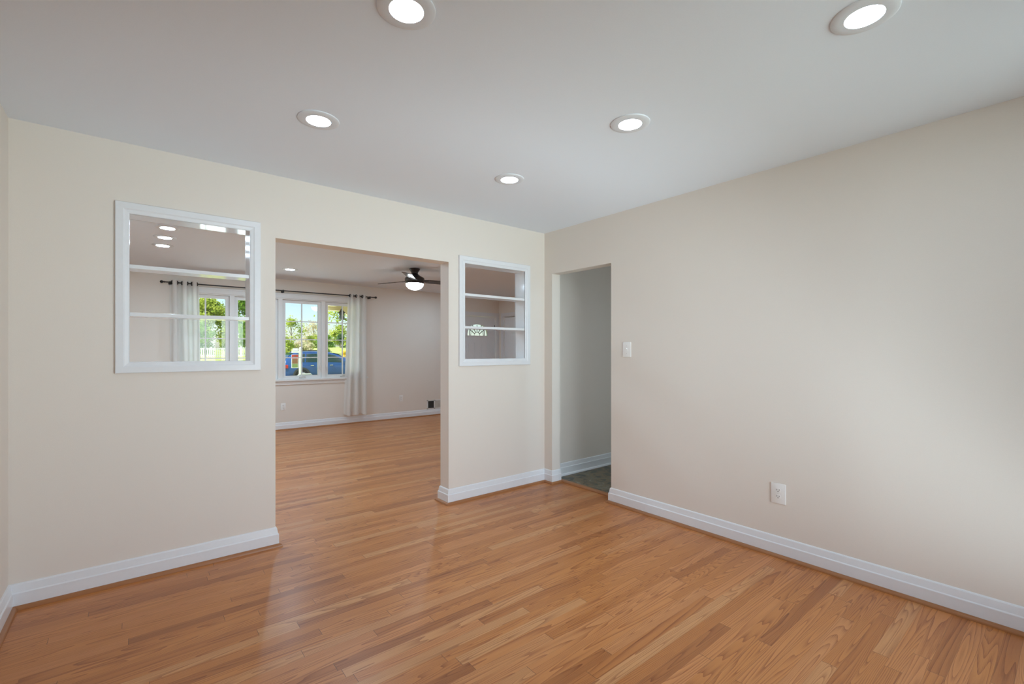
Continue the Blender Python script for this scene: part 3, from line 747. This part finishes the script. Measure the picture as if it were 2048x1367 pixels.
for s in (-1, 1):
    for (a0, a1, b0, b1) in ((.62, 1.02, .50, 1.16), (1.10, 2.02, 1.24, 2.06), (2.10, 3.30, 2.14, 2.92)):
        m = MB(); N = 8; A = []
        for f in (.10, .88):
            fa = (f - .1) / .78; x0 = a0 + (b0 - a0) * 0; xa = (.50 if a0 < 1 else a0) if True else 0
            lo0, lo1 = (.40, 1.05) if a0 < 1 else ((1.12, 2.04) if a0 < 2 else (2.12, 3.22)); hi0, hi1 = (.62, 1.12) if a0 < 1 else ((1.20, 2.06) if a0 < 2 else (2.14, 2.70))
            p0 = lo0 + (hi0 - lo0) * fa; p1 = lo1 + (hi1 - lo1) * fa
            A.append([m.bm.verts.new(side_pt(p0 + (p1 - p0) * k / N, f, s)) for k in range(N + 1)])
        for k in range(N): m.bm.faces.new([A[0][k], A[0][k + 1], A[1][k + 1], A[1][k]])
        m.build('side_window', M['cglass'], car, world=False)
    m = MB(); m.tube([(.75, s * .64, 1.60), (.85, s * .64, 1.66), (1.7, s * .64, 1.675), (2.4, s * .63, 1.645), (2.55, s * .62, 1.58)], .018, 8); m.build('roof_rail', M['clad'], car, world=False)
    m = MB(); m.box(3.02, 3.22, *sorted((s * .90, s * 1.08)), .98, 1.12, bev=.03); m.build('wing_mirror', M['paint'], car, world=False)
    for xd in (1.35, 2.35):
        m = MB(); m.box(xd, xd + .17, *sorted((s * .90, s * .935)), .86, .89, bev=.008); m.build('door_handle', M['chrome'], car, world=False)
    m = MB(); m.box(.35, 4.45, *sorted((s * .86, s * .922)), .20, .38, bev=.02); m.build('sill_cladding', M['clad'], car, world=False)
    m = MB(); m.box(.02, .26, *sorted((s * .62, s * .875)), .74, .92, bev=.03); m.build('tail_light', M['tail'], car, world=False)
    m = MB(); m.box(4.30, 4.62, *sorted((s * .56, s * .84)), .64, .78, bev=.03); m.build('headlight', M['lampclear'], car, world=False)
    for xw in (.92, 3.72):
        m = MB(); m.prism([(xw + r * math.cos(a), .34 + r * math.sin(a)) for r, rng in ((.44, range(0, 17)), (.35, range(16, -1, -1))) for a in [PI * k / 16 for k in rng]], lambda u, v, t: (u, s * (.85 + t), v), .075); m.build('wheel_arch', M['clad'], car, world=False)
        m = MB(); m.lathe([(.21, -.10), (.32, -.10), (.345, -.07), (.345, .07), (.32, .10), (.21, .10)], (xw, s * .82, .345), 28, Matrix.Rotation(PI / 2, 4, 'X')); t = m.build('tire', M['tire'], car, smooth=True, world=False)
        m = MB(); m.lathe([(0, .085), (.05, .09), (.20, .075), (.215, .09), (.215, -.09), (0, -.09)], (xw, s * .82, .345), 20, Matrix.Rotation(s * PI / 2 * -1, 4, 'X') if s > 0 else Matrix.Rotation(PI / 2, 4, 'X')); m.build('rim', M['alloy'], t, world=False)
m = MB(); N = 6
A = [[m.bm.verts.new((x, y, lerp(TOP, x) + .022)) for y in [-.60 + 1.2 * k / N for k in range(N + 1)]] for x in (2.66, 2.9, 3.1, 3.3, 3.5)]
for a, b in zip(A, A[1:]):
    for k in range(N): m.bm.faces.new([a[k], a[k + 1], b[k + 1], b[k]])
m.build('windshield', M['cglass'], car, world=False)
m = MB(); A = [[m.bm.verts.new((x, y, lerp(TOP, x) + .022)) for y in [-.58 + 1.16 * k / N for k in range(N + 1)]] for x in (.14, .25, .38, .56)]
for a, b in zip(A, A[1:]):
    for k in range(N): m.bm.faces.new([a[k], a[k + 1], b[k + 1], b[k]])
m.build('rear_window', M['cglass'], car, world=False)
car.rotation_euler = (0, 0, 0)

# ------------------------------------------------------------------ trees and shrubs
def leafmat(name, a, b):
    m = bpy.data.materials.new(name); m.use_nodes = True; n = m.node_tree.nodes; L = m.node_tree.links; n.clear()
    o = n.new('ShaderNodeOutputMaterial'); d = n.new('ShaderNodeBsdfDiffuse'); t = n.new('ShaderNodeBsdfTranslucent'); mx = n.new('ShaderNodeMixShader'); mx.inputs[0].default_value = .4
    tc = n.new('ShaderNodeTexCoord'); nz = n.new('ShaderNodeTexNoise'); nz.inputs['Scale'].default_value = 1.3; nz.inputs['Detail'].default_value = 3
    cr = n.new('ShaderNodeValToRGB'); cr.color_ramp.elements[0].position = .38; cr.color_ramp.elements[1].position = .62
    cr.color_ramp.elements[0].color = (*a, 1); cr.color_ramp.elements[1].color = (*b, 1)
    L.new(tc.outputs['Object'], nz.inputs[0]); L.new(nz.outputs[0], cr.inputs[0]); L.new(cr.outputs[0], d.inputs[0]); L.new(cr.outputs[0], t.inputs[0])
    L.new(d.outputs[0], mx.inputs[1]); L.new(t.outputs[0], mx.inputs[2]); L.new(mx.outputs[0], o.inputs[0]); return m
M['leafy'] = leafmat('leaf_yellow_green', (.30, .42, .05), (.62, .68, .14))
M['leafg'] = leafmat('leaf_green', (.13, .30, .05), (.40, .58, .10))
M['leafd'] = leafmat('leaf_dark', (.05, .13, .05), (.16, .28, .10))
M['leafp'] = leafmat('leaf_pale', (.55, .56, .30), (.78, .66, .50))
M['leafo'] = leafmat('leaf_gold', (.85, .62, .05), (.95, .80, .15))
M['bark'] = newmat('bark', (.30, .25, .20), .9, bscale=8)
def tree(name, label, cat, x, y, h, r, mat, n, leaf=.22, base=.25, seed=0, group=None, lean=0, cone=False, trunk=True):
    rn = random.Random(seed); z0 = gz(x, y)
    root = tag(empty(name, (x, y, z0)), label, cat, group)
    cl = []
    K = max(6, int(h * 5))
    for _ in range(K):
        a = rn.random() * 2 * PI; t = rn.random() ** .8
        zz = base + (1 - base) * t
        prof = (1 - t) if cone else math.sqrt(max(0.03, 1 - (2 * t - .85) ** 2))
        rr = r * prof * math.sqrt(rn.random())
        cl.append(Vector((rr * math.cos(a) + lean * t, rr * math.sin(a), zz * h * .93)))
    if trunk:
        m = MB(); m.tube([(0, 0, -.1), (.03 * h * rn.uniform(-1, 1), 0, h * .35), (lean * .5, 0, h * .8)], .022 * h, 8, .006 * h)
        for c in cl[::2]: m.tube([(0, 0, min(c.z * .6, h * .7)), (c.x * .5, c.y * .5, c.z * .82), c], .008 * h, 5, .002 * h)
        m.build('trunk', M['bark'], root, world=False)
    m = MB(); bm = m.bm; cr_ = r * (.30 if not cone else .25)
    for i in range(n):
        c = cl[i % K]; d = Vector((rn.gauss(0, 1), rn.gauss(0, 1), rn.gauss(0, .8))) * cr_ * .6
        p = c + d
        if p.z < .05: p.z = .05
        s = leaf * rn.uniform(.6, 1.3)
        a = Vector((rn.gauss(0, 1), rn.gauss(0, 1), rn.gauss(0, 1))).normalized(); b = a.orthogonal().normalized()
        bm.faces.new([bm.verts.new(p + q) for q in (a * s * .5, b * s * .28, a * s * -.5, b * s * -.28)])
    me = m.build('foliage', mat, root, world=False)
    return root
GT = 'trees beyond the lawn'
TP = [
 ('rounded yellow-green tree behind the fence in the left casement', 6.3, 63, 6.3, 2.2, 'leafy', 8000, 2),
 ('tall bright green tree right of the left casement', 9.6, 57, 7.6, 1.9, 'leafg', 9000, 3),
 ('tall thin sparse tree left in the third casement', 15.8, 66, 4.2, 1.7, 'leafy', 650, 5),
 ('pale pinkish sparse tree in the middle of the third casement', 19.8, 70, 3.7, 1.9, 'leafp', 800, 6),
 ('green tree at the right edge of the third casement', 21.2, 63, 3.2, 1.3, 'leafy', 1500, 7),
]
for lb, x, y, h, r, mt, n_, sd_ in TP: tree('tree', lb, 'tree', x, y, h, r, M[mt], n_, .30, .12, sd_, GT)
# nearer tree whose branches reach in from the right
tree('maple_tree', 'near leafy tree with bright leaves in the right casement', 'tree', 9.0, 22.2, 5.6, 1.7, M['leafy'], 3600, .17, .30, 11)
tree('evergreen_tree', 'dark green conifer above the hedge in the right casement', 'tree', 20.3, 60, 1.9, .9, M['leafd'], 1800, .18, .02, 12, cone=True)
HG = 'bushes along the far edge of the lawn'
BU = [(5.2, 56.5, 3.4, 1.15, 'leafg', 'behind the picket fence beside the left curtain'), (7.6, 56.8, 3.1, 1.1, 'leafy', 'behind the fence, under the rounded tree'),
      (11.2, 50, 2.1, 1.0, 'leafy', 'above the car tail, left in the third casement'), (13.35, 50.5, 1.8, .85, 'leafp', 'above the car roof, behind the sign'),
      (15.7, 51, 2.1, .95, 'leafg', 'above the car roof at the third casement right edge'),
      (19.0, 66, 1.7, 1.3, 'leafy', 'left of the dark conifer on the far hill'), (22.6, 66, 1.5, 1.3, 'leafg', 'right of the dark conifer on the far hill')]
for k, (x, y, h_, r_, mt, lb) in enumerate(BU):
    tree('bush', f'{"pale yellow" if mt == "leafp" else "green"} bush {lb}', 'bush', x, y, h_, r_, M[mt], 2000, .20, .02, 30 + k, HG, trunk=False)
tree('golden_shrub', 'golden yellow shrub on the lawn by the right curtain', 'shrub', 14.15, 40, 1.45, .6, M['leafo'], 2200, .12, .02, 50, trunk=False)

# trees further left along the same lawn, for views from a step to the side
for k, (x, y, h, r, lb) in enumerate(((-1.5, 62, 6.5, 2.2, 'hidden behind the left curtain, nearest the picket fence end'), (-9, 60, 7.2, 2.6, 'left of the window view, tall one'), (-17, 62, 6.0, 2.4, 'far left beyond the window view'))):
    tree('tree', 'green tree on the far lawn ' + lb, 'tree', x, y, h, r, M[('leafg', 'leafy')[k % 2]], 2500, .34, .12, 80 + k, GT)
